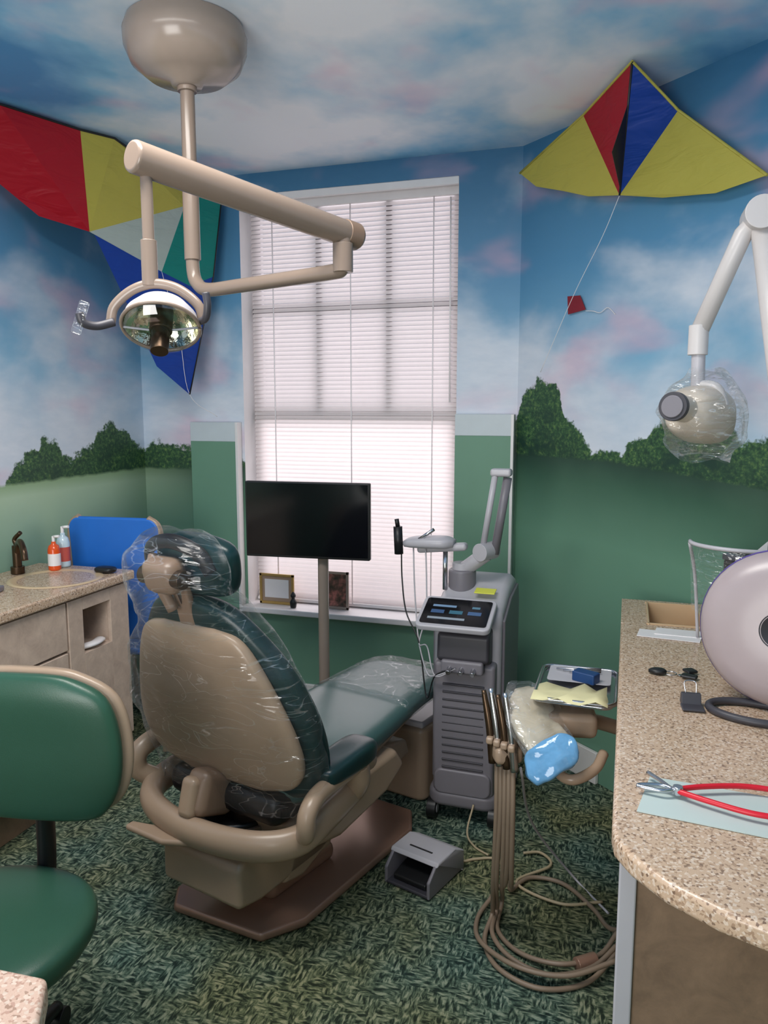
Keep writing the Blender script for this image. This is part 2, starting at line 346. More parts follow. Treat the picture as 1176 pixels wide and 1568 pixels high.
box('headrail',(WX1-WX0-.02,.04,.045),((WX0+WX1)/2,by,WZ1-.035),M['white'],bl); box('bottom_rail',(WX1-WX0-.02,.03,.018),((WX0+WX1)/2,by,WZ0+.027),M['white'],bl)
for k,x in enumerate((-1.78,-1.355,-.93)): tube('ladder_cord_%d'%k,[(x,by-.016,WZ0+.03),(x,by-.016,WZ1-.05)],.003,M['white'],bl,smooth=False,n=6)
tube('tilt_wand',[(-.845,by-.03,WZ1-.07),(-.84,by-.03,1.62)],.004,M['white'],bl,smooth=False,n=8)
pg=simple('pale_grey_paint',(196,206,210),.5)
def panel(n,x0,x1,zt,zs):
    e=empty(n)
    box('board',(x1-x0,.045,zs),((x0+x1)/2,YB-.026,zs/2),M['gwall'],e,bevel=.002)
    box('board_top',(x1-x0,.046,zt-zs),((x0+x1)/2,YB-.026,(zt+zs)/2),pg,e,bevel=.002)
    box('board_edge',(.014,.05,zt),(x1+.006,YB-.027,zt/2),M['trim'],e,bevel=.002)
panel('window_side_panel',-2.21,-1.945,1.52,1.42); panel('window_side_panel',-.785,-.52,1.565,1.465)
box('baseboard_back',(1.1,.02,.14),(-1.365,YB-.012,.07),M['trim']); box('baseboard_left',(.02,.78,.14),(XL+.012,3.22,.07),M['trim'])
box('baseboard_corner',(.55,.02,.14),(-.275,3.411,.07),M['trim'],rot=(0,0,-42))

# ---------------------------------------------------------------- kites
k=empty('delta_kite')
A=(-.04,2.85,2.735);RS=(.115,2.95,2.60);RT=(.375,2.74,2.31);RM=(.24,2.87,2.30);B=(-.07,3.14,2.385);LT=(-.50,3.54,2.61);LS=(-.22,3.26,2.725)
LM=(-.30,3.36,2.475); RM2=(.08,3.02,2.335); LM2=(-.19,3.26,2.42); LM3=(-.42,3.47,2.53)
poly('sail',[([A,LS,B],0),([A,B,RS],1),([LS,LT,LM3,LM,LM2,B],2),([RS,B,RM2,RM,RT],2)],[M['red'],M['blue'],M['yellow']],k)
poly('keel',[([(-.049,2.93,2.635),(-.068,3.12,2.40),(-.098,2.97,2.49)],0)],[M['dark']],k)
tube('leading_edge',[LT,LS,A,RS,RT],.005,M['yellow'],k,smooth=False,n=8); tube('spine',[A,B],.004,M['dark'],k,smooth=False,n=8)
tube('kite_string',[B,(-.13,3.20,2.25),(-.24,3.32,2.05),(-.38,3.46,1.75)],.0012,M['white'],k,n=6)
k=empty('delta_kite')
P0=(-2.32,2.50,2.734);P1=(-2.21,2.82,2.733);P2=(-2.29,2.95,2.36);P3=(-2.46,2.63,2.49);P3b=(-2.39,2.76,2.39);PL=(-2.50,2.36,2.68)
Y1=(-2.14,2.95,2.733);Y2=(-2.07,3.37,2.63);Y3=(-2.07,3.37,2.55);W1=(-2.13,3.25,2.23);T1=(-2.04,3.42,2.61);T2=(-1.97,3.55,2.62);T3=(-2.0,3.50,2.24);T4=(-2.06,3.38,2.18);B1=(-2.28,2.97,2.35);B2=(-2.07,3.36,1.66);B3=(-2.15,3.21,1.79)
poly('sail',[([PL,P0,P1,P2,P3b,P3],0),([P1,Y1,Y2,Y3,P2],1),([P2,Y3,W1],2),([Y3,T1,T2,T3,T4,W1],3),([B1,W1,T4,T3,B2,B3],4)],[M['red'],M['yellow'],M['kwhite'],M['teal'],M['blue']],k)
tube('leading_edge',[PL,P0,P1,Y1,Y2,T2],.005,M['dark'],k,smooth=False,n=8); tube('spine',[T2,T3,B2],.004,M['dark'],k,smooth=False,n=8)
tube('kite_string',[W1,(-2.08,3.3,1.95),B2,(-2.0,3.5,1.55)],.0012,M['white'],k,n=6)
k=empty('red_diamond_kite')
poly('sail',[([(-.27,3.405,2.06),(-.215,3.355,2.055),(-.19,3.335,1.995),(-.265,3.40,1.985)],0)],[simple('maroon',(130,24,40),.6)],k)
tube('tail',[(-.19,3.335,1.99),(-.16,3.31,1.985),(-.13,3.285,1.975),(-.10,3.26,1.99),(-.07,3.235,1.96)],.0015,M['white'],k,n=6)

# ---------------------------------------------------------------- ceiling-mounted operatory light
ol=empty('ceiling_dental_light',(-1.34,2.22,0))
lathe('canopy',[(0,2.575),(.045,2.575),(.05,2.585),(.12,2.60),(.165,2.635),(.184,2.68),(.186,2.72),(.175,2.748)],M['canopy'],ol)
cyl('collar',(0,0,2.56),(0,0,2.60),.03,M['lamp'],ol); cyl('pole',(0,0,2.10),(0,0,2.57),.022,M['lamp'],ol); cyl('pole_lower',(0,0,2.06),(0,0,2.27),.0255,M['lamp'],ol)
tube('swing_arm',[(0,0,2.15),(0,0,2.03),(.02,-.008,1.985),(.07,-.03,1.962),(.2,-.08,1.96),(.4,-.155,1.96),(.555,-.218,1.96),(.588,-.23,1.965),(.595,-.233,1.99),(.595,-.233,2.05)],.021,M['lamp'],ol,k=6,n=16)
cyl('elbow_joint',(.595,-.233,1.955),(.595,-.233,2.03),.027,M['lamp'],ol)
bA,bB=(.615,-.17,2.055),(.34,-.79,2.112)
cyl('balance_beam',bA,bB,.034,M['lamp'],ol,bevel=.008); cyl('beam_cap',(.612,-.178,2.056),(.592,-.22,2.06),.0365,M['beige2'],ol)
hx,hy=.352,-.757
cyl('drop_tube',(hx,hy,2.10),(hx,hy,1.9),.0125,M['lamp'],ol); cyl('drop_tube_lower',(hx,hy,1.855),(hx,hy,1.95),.017,M['lamp'],ol)
hd=empty('lamp_head',(hx+.03,hy-.01,1.776),0,ol); hd.rotation_euler=R3((-32,0,24)); hd.scale=(.86,.86,.86)
lathe('reflector_back',[(0,.062),(.03,.060),(.065,.045),(.088,.015),(.094,-.012)],M['lgrey'],hd)
lathe('reflector_inner',[(.092,-.012),(.082,.012),(.06,.038),(.03,.052),(0,.054)],M['mirror'],hd)
lathe('front_glass',[(0,-.056),(.05,-.050),(.080,-.032),(.092,-.012)],M['glass'],hd)
cyl('bulb_shield',(0,0,.04),(0,0,-.025),.028,M['bronze'],hd); cyl('bulb_shield_tip',(0,0,-.025),(0,0,-.085),.022,M['bronze'],hd)
tube('cross_bar',[(-.09,0,-.012),(0,0,-.022),(.09,0,-.012)],.003,M['lgrey'],hd)
tube('rim',[(.094*math.cos(a),.094*math.sin(a),-.012) for a in [i*math.pi/12 for i in range(25)]],.0045,M['lamp'],hd,k=2,n=8)
yk=empty('yoke',(hx+.012,hy,1.78),12,ol)
tube('yoke_arc',[(-.103,0,.0),(-.092,0,.035),(-.05,0,.068),(0,0,.08),(.05,0,.068),(.092,0,.035),(.103,0,.0)],.009,M['lamp'],yk,flat=1.2)
tube('handle_left',[(-.09,-.01,0),(-.12,-.03,-.01),(-.14,-.05,-.005),(-.145,-.055,.015)],.009,M['dgrey'],yk); tube('handle_right',[(.095,0,0),(.115,-.02,.005),(.123,-.03,.03),(.12,-.03,.055)],.008,M['dgrey'],yk)
box('handle_wrap',(.022,.008,.07),(-.143,-.055,.005),M['wrap2'],yk,rot=(0,20,0))

# ---------------------------------------------------------------- dental chair
dc=empty('dental_chair',(-1.08,2.2,0),-15)
prism('base_plate',[(-.165,-.31),(.165,-.27),(.235,-.14),(.25,.48),(.18,.60),(-.17,.60),(-.24,.5),(-.225,-.24)],.004,.035,M['taupe'],dc,bevel=.012)
prism('base_hump',[(-.10,-.14),(.10,-.14),(.12,.18),(-.12,.18)],.03,.10,M['taupe'],dc,bevel=.03,seg=5)
prism('pump_housing',[(-.35,.15),(-.35,.275),(-.32,.30),(.10,.30),(.14,.24),(.10,.13),(-.25,.13)],-.16,.16,M['beige'],dc,plane='YZ',bevel=.02,seg=4)
cyl('motor_cap',(-.02,-.16,.28),(-.02,-.16,.34),.12,M['dark'],dc,bevel=.01); cyl('pivot_ring',(-.02,-.16,.305),(-.02,-.16,.325),.13,M['beige2'],dc)
prism('lift_arm',[(-.15,.12),(-.05,.10),(.2,.18),(.5,.24),(.62,.25),(.60,.32),(.45,.35),(-.08,.28)],-.12,.16,M['beige'],dc,plane='YZ',bevel=.02,seg=4)
prism('lift_arm_cover',[(-.18,.27),(.02,.23),(.30,.26),(.42,.32),(.36,.40),(.0,.39),(-.2,.37)],-.24,.26,M['beige'],dc,plane='YZ',bevel=.025,seg=4)
prism('utility_box',rpoly(.30,.28,.04,5,0.02,.85),0.002,.31,M['beige'],dc,bevel=.02)
box('utility_lid',(.26,.24,.03),(.02,.85,.32),M['lgrey'],dc,bevel=.01)
tube('cross_frame',[(-.29,.05,.40),(-.31,-.12,.39),(-.30,-.25,.37),(-.2,-.33,.36),(0,-.36,.355),(.2,-.33,.36),(.30,-.25,.37),(.31,-.12,.39),(.29,.05,.40)],.036,M['beige'],dc,flat=1.3,n=20)
for sx,nm in ((-1,'left'),(1,'right')):
    tube('arm_loop_'+nm,[(sx*.30,-.22,.38),(sx*.345,-.27,.42),(sx*.352,-.27,.475),(sx*.345,-.21,.505),(sx*.34,-.08,.51),(sx*.335,.03,.51),(sx*.32,.08,.48)],.027,M['beige'],dc,flat=1.2,n=16)
    tube('arm_support_'+nm,[(sx*.33,.0,.51),(sx*.32,.02,.44),(sx*.26,.03,.36)],.04,M['beige'],dc,n=16)
    loft('armrest_pad_'+nm,interp([((sx*.325,-.19,.540),.015,.010),((sx*.325,-.17,.542),.050,.028),((sx*.325,-.06,.545),.060,.037),((sx*.318,.05,.542),.056,.034),((sx*.313,.095,.535),.015,.010)]),M['green'],dc,e=3.4)
box('center_bracket',(.09,.16,.14),(-.02,-.27,.44),M['beige2'],dc,bevel=.03,rot=(-20,0,0)); box('under_back_block',(.46,.2,.10),(0,-.16,.42),M['dark'],dc,bevel=.04)
box('recline_hinge',(.06,.06,.12),(-.03,-.34,.45),M['beige'],dc,bevel=.02,rot=(-15,0,0))
prism('foot_lever',[(-.24,-.42),(-.08,-.42),(.02,-.37),(.02,-.31),(-.06,-.34),(-.24,-.39)],.315,.335,M['beige'],dc,bevel=.008)
loft('seat_cushion',interp([((0,-.22,.455),.10,.02),((0,-.18,.455),.24,.05),((0,0,.455),.255,.06),((0,.2,.455),.25,.055),((0,.4,.46),.23,.048),((0,.6,.47),.21,.045),((0,.8,.475),.20,.042),((0,.88,.475),.17,.035),((0,.91,.475),.06,.015)]),M['seatgreen'],dc,e=3.2)
loft('seat_pan',interp([((0,-.15,.40),.2,.03),((0,.1,.40),.235,.03),((0,.4,.41),.2,.03),((0,.62,.42),.17,.025)]),M['beige'],dc,e=3)
loft('toe_cover',interp([((0,.5,.47),.223,.052),((0,.66,.475),.215,.052),((0,.8,.48),.21,.050),((0,.9,.48),.185,.045),((0,.925,.48),.1,.03)]),M['wrap3'],dc,e=3.2,noise_amp=.008,nsc=20)
def bk(s): return (.01,-.20-.15*s-.03*s*s,.46+.60*s)
def bsec(s,w,t,dy=0,dx=0): p=bk(s); return ((p[0]+dx,p[1]+dy,p[2]),w,t)
loft('back_cushion',interp([bsec(-.06,.10,.02,.05),bsec(0,.26,.05,.05),bsec(.15,.335,.06,.055),bsec(.4,.345,.06,.055),bsec(.65,.30,.055,.05),bsec(.85,.22,.048,.04),bsec(.98,.14,.036,.03),bsec(1.03,.04,.01,.03)]),M['green'],dc,e=3)
loft('back_shell',interp([bsec(.03,.16,.012,-.03),bsec(.09,.265,.03,-.02),bsec(.2,.312,.036,-.017),bsec(.36,.312,.037,-.017),bsec(.6,.265,.035,-.014),bsec(.78,.215,.03,-.01),bsec(.86,.17,.022,-.008),bsec(.89,.10,.01,-.005)]),M['beige'],dc,e=3.4)
cyl('headrest_post',(.01,-.345,.98),(.01,-.40,1.12),.014,M['chrome'],dc); box('headrest_bar',(.06,.025,.18),(.01,-.375,1.05),M['beige2'],dc,rot=(15,0,0),bevel=.008)
hr=empty('headrest',(.02,0,0),0,dc)
loft('headrest_pad',interp([((0.03,-.335,1.085),.06,.012),((0.03,-.34,1.10),.12,.035),((0.03,-.355,1.16),.145,.045),((0.03,-.365,1.225),.135,.04),((0.03,-.37,1.255),.06,.012)]),M['green'],hr,e=2.8)
box('headrest_knuckle',(.12,.08,.10),(-.02,-.435,1.145),M['beige2'],hr,bevel=.03,rot=(15,0,0)); cyl('headrest_knob',(-.10,-.44,1.14),(.06,-.44,1.14),.026,M['bronze'],hr)
tube('headrest_arc',[(-.12,-.40,1.16),(-.09,-.42,1.215),(0,-.43,1.24),(.09,-.42,1.215),(.12,-.40,1.16)],.014,M['dark'],hr,flat=1.5)
tube('headrest_yoke',[(-.08,-.42,1.19),(-.06,-.44,1.15),(-.02,-.41,1.04)],.016,M['beige2'],hr)
loft('plastic_cover_back',interp([bsec(-.06,.30,.085,.0),bsec(.03,.325,.09,.01),bsec(.12,.355,.10,.015),bsec(.4,.365,.11,.02),bsec(.6,.335,.11,.02),bsec(.78,.27,.11,.02,.01),bsec(.94,.20,.10,.0,.03),bsec(1.04,.165,.10,-.03,.04),bsec(1.14,.17,.10,-.03,.045),bsec(1.26,.16,.085,-.01,.045),bsec(1.345,.09,.05,-.0,.045)],8),M['wrap'],dc,e=2.4,n=110,noise_amp=.018,nsc=11,cap=False)

# ---------------------------------------------------------------- monitor
mo=empty('monitor_stand',(-1.31,3.06,0),5)
box('bezel',(.565,.03,.335),(-.01,0,1.11),M['dark'],mo,bevel=.006); box('screen',(.55,.004,.318),(-.01,-.0155,1.113),M['screen'],mo,bevel=.001)
cyl('pole',(.045,.045,.03),(.045,.045,1.1),.024,M['canopy'],mo); box('vesa_mount',(.12,.03,.12),(.03,.03,1.1),M['dgrey'],mo); lathe('floor_flange',[(0,.03),(.06,.03),(.09,.012),(.1,0),(0,0)],M['lamp'],mo,loc=(.045,.045,0))

# ---------------------------------------------------------------- left cabinet and counter
lc=empty('sink_cabinet')
fx=-2.06
def ybox(n,y0,y1,z0,z1,m,x0=fx-.001,x1=fx+.018,b=.003): return box(n,(x1-x0,y1-y0,z1-z0),((x0+x1)/2,(y0+y1)/2,(z0+z1)/2),m,lc,bevel=b)
ybox('carcass',.5,2.47,.17,.86,M['lam'],XL+.004,fx-.03); ybox('carcass_end',2.65,2.765,.17,.86,M['lam'],XL+.004,fx-.0)
ybox('carcass_low',2.46,2.66,.17,.62,M['lam'],XL+.004,fx-.0); ybox('carcass_high',2.46,2.66,.80,.86,M['lam'],XL+.004,fx-.0); ybox('dispenser_back',2.46,2.66,.60,.82,M['dark'],XL+.004,-2.3)
ybox('toe_kick',.5,2.70,.0,.17,M['lamd'],XL+.004,fx-.07)
ybox('door_right_a',2.39,2.475,.175,.85,M['lam']); ybox('door_right_b',2.645,2.765,.175,.85,M['lam']); ybox('door_right_c',2.475,2.645,.175,.62,M['lam'],b=.001); ybox('door_right_d',2.475,2.645,.80,.85,M['lam'],b=.001)
ybox('drawer_1',1.78,2.38,.66,.85,M['lam']); ybox('drawer_2',1.78,2.38,.175,.65,M['lam']); ybox('drawer_3',1.15,1.77,.66,.85,M['lam']); ybox('drawer_4',1.15,1.77,.175,.65,M['lam'])
tube('paper_towel',[(fx-.02,2.50,.635),(fx+.005,2.55,.64),(fx-.02,2.62,.635)],.022,M['white'],lc,flat=.5)
prism('countertop',[(XL+.003,.5),(-2.02,.5),(-2.02,2.79),(XL+.003,2.79)],.86,.90,M['top'],lc,bevel=.008)
lathe('basin_bowl',[(.0,-.004),(.12,-.004),(.155,.000),(.17,.004),(.18,.003),(.185,0)],simple('basin_cream',(214,186,150),.25),lc,loc=(-2.22,2.54,.9008))
fa=empty('sink_faucet',(-2.44,2.57,.902),-15)
cyl('faucet_base',(0,0,.0),(0,0,.03),.028,M['bronze'],fa); cyl('faucet_body',(0,0,.02),(0,0,.12),.018,M['bronze'],fa)
tube('spout',[(0,0,.08),(.03,-.01,.13),(.08,-.03,.145),(.13,-.05,.12),(.145,-.055,.08)],.013,M['bronze'],fa); tube('lever',[(0,0,.12),(-.01,.0,.145),(.02,.01,.175)],.009,M['bronze'],fa)
def bottle(n,loc,c1,c2,h=.15,r=.03):
    e=empty(n,loc)
    lathe('body',[(0,.002),(r,.002),(r,.01),(r,h*.6),(r*.8,h*.72),(r*.35,h*.78),(r*.35,h*.84),(0,h*.84)],c1,e); lathe('label',[(r*1.02,h*.15),(r*1.02,h*.5)],c2,e)
    cyl('pump',(0,0,h*.82),(0,0,h),r*.25,M['white'],e); tube('nozzle',[(0,0,h*.98),(r*1.2,0,h)],r*.22,M['white'],e,smooth=False)
bottle('soap_dispenser',(-2.34,2.675,.90),simple('orange_soap',(224,84,30),.2),M['white'],.15,.026); bottle('sanitizer_bottle',(-2.355,2.75,.90),simple('clear_gel',(200,220,230),.15),simple('label_red',(200,90,80),.4),.18,.028)
e=empty('hand_mirror_case',(-2.10,2.70,.90)); loft('case',interp([((-.05,0,.012),.004,.004),((-.03,0,.014),.03,.012),((.03,0,.014),.03,.012),((.05,0,.012),.004,.004)]),M['dark'],e,U=(0,1,0))
e=empty('instrument_box',(-2.30,2.27,.90),20); box('body',(.10,.05,.022),(0,0,.012),M['grey'],e,bevel=.006); box('lid',(.05,.05,.01),(-.02,0,.028),M['dgrey'],e,bevel=.003)

bc=empty('blue_chair',(-2.235,3.18,0),6)
prism('backrest',rpoly(.45,.58,.06,6,0,.82),-.012,.012,M['cblue'],bc,plane='XZ',loc=(0,-.18,0),rot=(5,0,0),bevel=.01)
prism('seat',rpoly(.44,.42,.06,6),.44,.47,M['cblue'],bc,bevel=.012)
for sx in (-1,1):
    tube('frame_%d'%(sx+1),[(sx*.215,-.28,.014),(sx*.22,-.19,.44),(sx*.228,-.24,.8),(sx*.228,-.262,.98),(sx*.215,-.268,1.07),(sx*.17,-.272,1.105)],.014,M['beige'],bc); tube('front_leg_%d'%(sx+1),[(sx*.2,-.19,.43),(sx*.2,.18,.43),(sx*.205,.22,0.01)],.012,M['beige'],bc,smooth=False)

# ---------------------------------------------------------------- green stool
st=empty('operator_stool',(-1.29,1.19,0),10)
loft('seat',interp([((0,0,.42),.15,.15),((0,0,.43),.215,.215),((0,0,.465),.23,.23),((0,0,.495),.21,.21),((0,0,.505),.12,.12),((0,0,.507),.02,.02)]),M['green2'],st,e=2.2)
cyl('gas_post',(0,0,.1),(0,0,.42),.025,M['dark'],st); cyl('seat_plate',(0,0,.40),(0,0,.425),.14,M['dark'],st)
for i in range(5):
    a=math.radians(72*i+20); tube('leg_%d'%i,[(0,0,.11),(.15*math.cos(a),.15*math.sin(a),.09),(.27*math.cos(a),.27*math.sin(a),.065)],.016,M['dark'],st); 
    cyl('caster_%d'%i,(.27*math.cos(a)-.02*math.sin(a),.27*math.sin(a)+.02*math.cos(a),.031),(.27*math.cos(a)+.02*math.sin(a),.27*math.sin(a)-.02*math.cos(a),.031),.03,M['dark'],st)
tube('back_post',[(0,.05,.41),(0,.2,.41),(0,.245,.45),(0,.255,.6),(0,.25,.75)],.02,M['dark'],st,flat=1.4)
loft('back_pad',interp([((0,.20,.63),.10,.01),((0,.20,.645),.18,.028),((0,.205,.72),.225,.036),((0,.21,.83),.23,.038),((0,.205,.93),.20,.035),((0,.20,.975),.12,.02),((0,.20,.985),.05,.006)]),M['green2'],st,e=2.6)
loft('back_shell',interp([((0,.235,.63),.10,.01),((0,.235,.65),.19,.022),((0,.24,.72),.237,.028),((0,.245,.83),.242,.028),((0,.24,.93),.21,.026),((0,.235,.98),.12,.018),((0,.235,.99),.05,.006)]),M['beige'],st,e=2.6)

# ---------------------------------------------------------------- desk corner near left
dk=empty('desk_corner'); prism('desktop',[(-1.3,.15),(-.66,.15),(-.62,.2),(-.62,.64),(-.66,.70),(-1.3,.66)],.86,.90,speckle('pink_speckle_top',(216,184,164),(180,140,122),(160,130,110)),dk,bevel=.008)
box('desk_carcass',(.58,.42,.85),(-.99,.41,.43),M['lam'],dk)

# ---------------------------------------------------------------- right counter
rc=empty('counter_cabinet')
top=[(0,2.575),(.0,1.27),(.005,1.235),(.03,1.19),(.08,1.135),(.15,1.09),(.25,1.05),(.40,1.02),(.655,1.0),(.655,2.55),(.628,2.575)]
prism('countertop',top,.862,.90,M['top'],rc,bevel=.010,seg=4)
prism('countertop_left_of_sink',[(0,2.565),(.085,2.565),(.085,2.90),(0,2.90)],.862,.90,M['top'],rc,bevel=.003)
prism('countertop_behind_sink',[(.083,2.855),(.315,2.855),(.275,2.895),(.083,2.90)],.862,.90,M['top'],rc,bevel=.0)
prism('countertop_right_of_sink',[(.255,2.57),(.625,2.57),(.315,2.857),(.255,2.857)],.862,.90,M['top'],rc,bevel=.0)
bas=simple('sink_tan',(206,176,140),.25)
for n_,sz,lo in (('basin_floor',(.18,.30,.006),(.17,2.715,.82)),('basin_l',(.006,.30,.085),(.086,2.715,.862)),('basin_r',(.006,.30,.085),(.254,2.715,.862)),('basin_f',(.18,.006,.085),(.17,2.573,.862)),('basin_b',(.18,.006,.085),(.17,2.857,.862))): box(n_,sz,lo,bas,rc,bevel=.001)
box('carcass',(.56,1.2,.76),(.36,1.95,.48),M['lamd'],rc,bevel=.003); box('carcass_rear',(.26,.33,.66),(.17,2.70,.43),M['lamd'],rc,bevel=.003)
box('end_panel',(.60,.02,.86),(.345,1.32,.431),M['lamd'],rc,bevel=.002); box('toe_kick',(.5,1.4,.1),(.38,2.02,.051),M['dark'],rc,bevel=.002)
for i,(y0,y1) in enumerate(((1.335,1.85),(1.86,2.36),(2.37,2.87))):
    box('drawer_%d'%i,(.02,y1-y0,.16),(.055,(y0+y1)/2,.77),M['beige'],rc); box('door_%d'%i,(.02,y1-y0,.56),(.055,(y0+y1)/2,.40),M['beige'],rc)
box('end_stile',(.03,.02,.86),(.03,1.31,.431),M['lgrey'],rc)
e=empty('paper_sheet',(.14,2.45,.90),-3); prism('sheet',[(-.09,-.035),(.09,-.045),(.10,.035),(-.085,.045)],.001,.003,M['white'],e,bevel=0); prism('sheet_2',[(-.04,.0),(.11,.0),(.11,.07),(-.035,.07)],.003,.005,M['white'],e,bevel=0)
e=empty('key_bunch',(.13,2.08,.90),0)
tube('ring',[(.015*math.cos(a),.015*math.sin(a),.006) for a in [i*math.pi/6 for i in range(13)]],.0015,M['chrome'],e,n=6)
loft('fob',interp([((-.055,0,.008),.004,.004),((-.04,0,.009),.014,.008),((-.02,0,.009),.014,.008),((-.01,0,.008),.005,.004)]),M['dark'],e,U=(0,1,0)); box('key_1',(.045,.012,.003),(.04,.004,.004),M['chrome'],e,rot=(0,0,20)); box('key_2',(.04,.024,.008),(.045,-.016,.008),M['dark'],e,rot=(0,0,-15)); box('key_3',(.03,.03,.008),(.05,.03,.008),M['dark'],e,rot=(0,0,30))
e=empty('binder_clip',(.165,1.88,.90),5); prism('clip_body',[(-.018,.002),(.018,.002),(.006,.03),(-.006,.03)],-.022,.022,M['dgrey'],e,plane='YZ',bevel=.002); tube('wire',[(-.012,0,.03),(-.012,.02,.05),(.012,.02,.05),(.012,0,.03)],.0015,M['chrome'],e,n=6)
box('clip_base',(.05,.04,.006),(0,-.03,.005),M['dgrey'],e)
e=empty('tray_liner_paper',(.165,1.38,.90),0); prism('liner',[(-.125,-.05),(.22,-.09),(.24,.06),(-.10,.09)],.001,.003,simple('aqua_paper',(192,206,202),.6,var=.03),e,bevel=0)
e=empty('dental_forceps',(.13,1.40,.905),0)
rr=simple('red_rubber',(206,24,44),.35)
for sx in (-1,1):
    tube('red_handle_%d'%(sx+1),[(-.02,sx*.004,.012),(.03,sx*.028,.013),(.10,sx*.050,.013),(.17,sx*.045,.013),(.24,sx*.012,.013)],.005,rr,e)
    tube('jaw_%d'%(sx+1),[(-.02,-sx*.004,.012),(-.045,sx*.010,.012),(-.075,sx*.006,.011),(-.09,sx*.001,.010)],.004,M['chrome'],e)
tube('steel_shank',[(-.03,.0,.012),(-.05,.03,.012),(-.07,.055,.012)],.004,M['chrome'],e)
cyl('pivot',(-.02,0,.004),(-.02,0,.02),.009,M['chrome'],e)

fd=empty('round_counter_device',(.345,1.86,.90),-12)  # round disc-shaped device of unidentified kind
tube('ring_base',[(.10*math.cos(a)-.04,.06*math.sin(a)-.02,.010) for a in [i*math.pi/12 for i in range(25)]],.009,M['dgrey'],fd,k=2,n=10)
dsc=empty('drum',(0,.05,.193),0,fd); dsc.rotation_euler=R3((84,0,-8))
pw=simple('pearl_shell',(168,154,156),.3)
lathe('front_shell',[(0.038,.045),(.07,.046),(.13,.043),(.165,.030),(.179,.008),(.181,0)],pw,dsc); lathe('purple_rim',[(.181,.002),(.184,-.004),(.184,-.014),(.179,-.018)],simple('violet_rim',(90,70,150),.4),dsc)
lathe('rear_shell',[(.179,-.016),(.173,-.05),(.14,-.085),(.0,-.10)],M['grey'],dsc); lathe('hub',[(0,.025),(.025,.03),(.036,.044),(.042,.046)],M['dgrey'],dsc)
cyl('neck',(0,.05,.01),(0,.06,.06),.03,M['lgrey'],fd)
e=empty('face_shield',(.31,2.33,.90),-20)
vs=[];fs=[]
for i in range(13):
    a=math.radians(-80+160*i/12); x,y=.12*math.sin(a),-.09*math.cos(a)
    vs+=[(x,y,.12),(x*1.1,y*1.1,.31)]
for i in range(12): fs.append((2*i,2*i+1,2*i+3,2*i+2))
mesh('visor',vs,fs,M['wrap2'],e,smooth=True); tube('brow_band',[(.12*1.1*math.sin(a),-.09*1.1*math.cos(a),.315) for a in [math.radians(-80+160*i/12) for i in range(13)]],.006,M['lgrey'],e,k=2)
for sx in (-1,1): tube('temple_%d'%(sx+1),[(sx*.13,-.02,.31),(sx*.13,.05,.2),(sx*.12,.08,.006)],.005,M['lgrey'],e)
e=empty('supply_box',(.40,2.60,.90),-42); box('body',(.16,.12,.22),(0,0,.111),M['dark'],e,bevel=.008); box('lid',(.165,.125,.02),(0,0,.23),M['dgrey'],e); prism('flag',[(0,0),(.05,0),(.05,.05)],-.001,.001,M['white'],e,plane='XZ',loc=(-.02,0,.24),bevel=0)

# ---------------------------------------------------------------- x-ray
xr=empty('wall_mounted_xray')
xw=simple('xray_white',(206,200,198),.35); xh=simple('xray_cream',(206,192,176),.35)
box('wall_plate',(.05,.2,.35),(.632,2.18,1.45),M['lgrey'],xr,bevel=.01)
tube('arm_lower',[(.62,2.16,1.50),(.40,2.25,1.53)],.03,xw,xr,smooth=False); tube('arm_upright',[(.40,2.25,1.50),(.37,2.26,1.7),(.305,2.27,2.09)],.032,xw,xr,smooth=False,n=20)
cyl('elbow',(.30,2.22,2.09),(.30,2.33,2.09),.042,xw,xr); tube('forearm',[(.30,2.27,2.09),(.265,2.28,2.05),(.17,2.3,1.80)],.024,xw,xr,smooth=False,n=18)
cyl('wrist',(.17,2.3,1.74),(.17,2.3,1.82),.026,xw,xr); cyl('wrist_post',(.175,2.3,1.64),(.172,2.3,1.76),.018,M['lgrey'],xr)
loft('tube_head',interp([((.135,2.20,1.585),.02,.02),((.145,2.215,1.585),.055,.06),((.18,2.29,1.58),.078,.078),((.22,2.37,1.57),.07,.07),((.24,2.40,1.565),.02,.02)]),xh,xr,U=(0,0,1),e=2.6)
cyl('cone',(.11,2.14,1.60),(.155,2.23,1.59),.035,xh,xr); cyl('cone_rim',(.104,2.13,1.601),(.112,2.146,1.60),.038,M['dgrey'],xr); cyl('cone_hole',(.102,2.126,1.601),(.107,2.136,1.60),.029,M['grey'],xr)
tube('yoke',[(.175,2.3,1.66),(.22,2.27,1.65),(.24,2.26,1.6)],.014,xw,xr)
loft('plastic_bag',interp([((.185,2.28,1.70),.03,.03),((.185,2.28,1.67),.07,.075),((.19,2.28,1.60),.11,.115),((.195,2.28,1.52),.10,.10),((.195,2.28,1.46),.06,.06)],6),M['wrap2'],xr,U=(1,0,0),n=48,noise_amp=.03,nsc=14,cap=False)

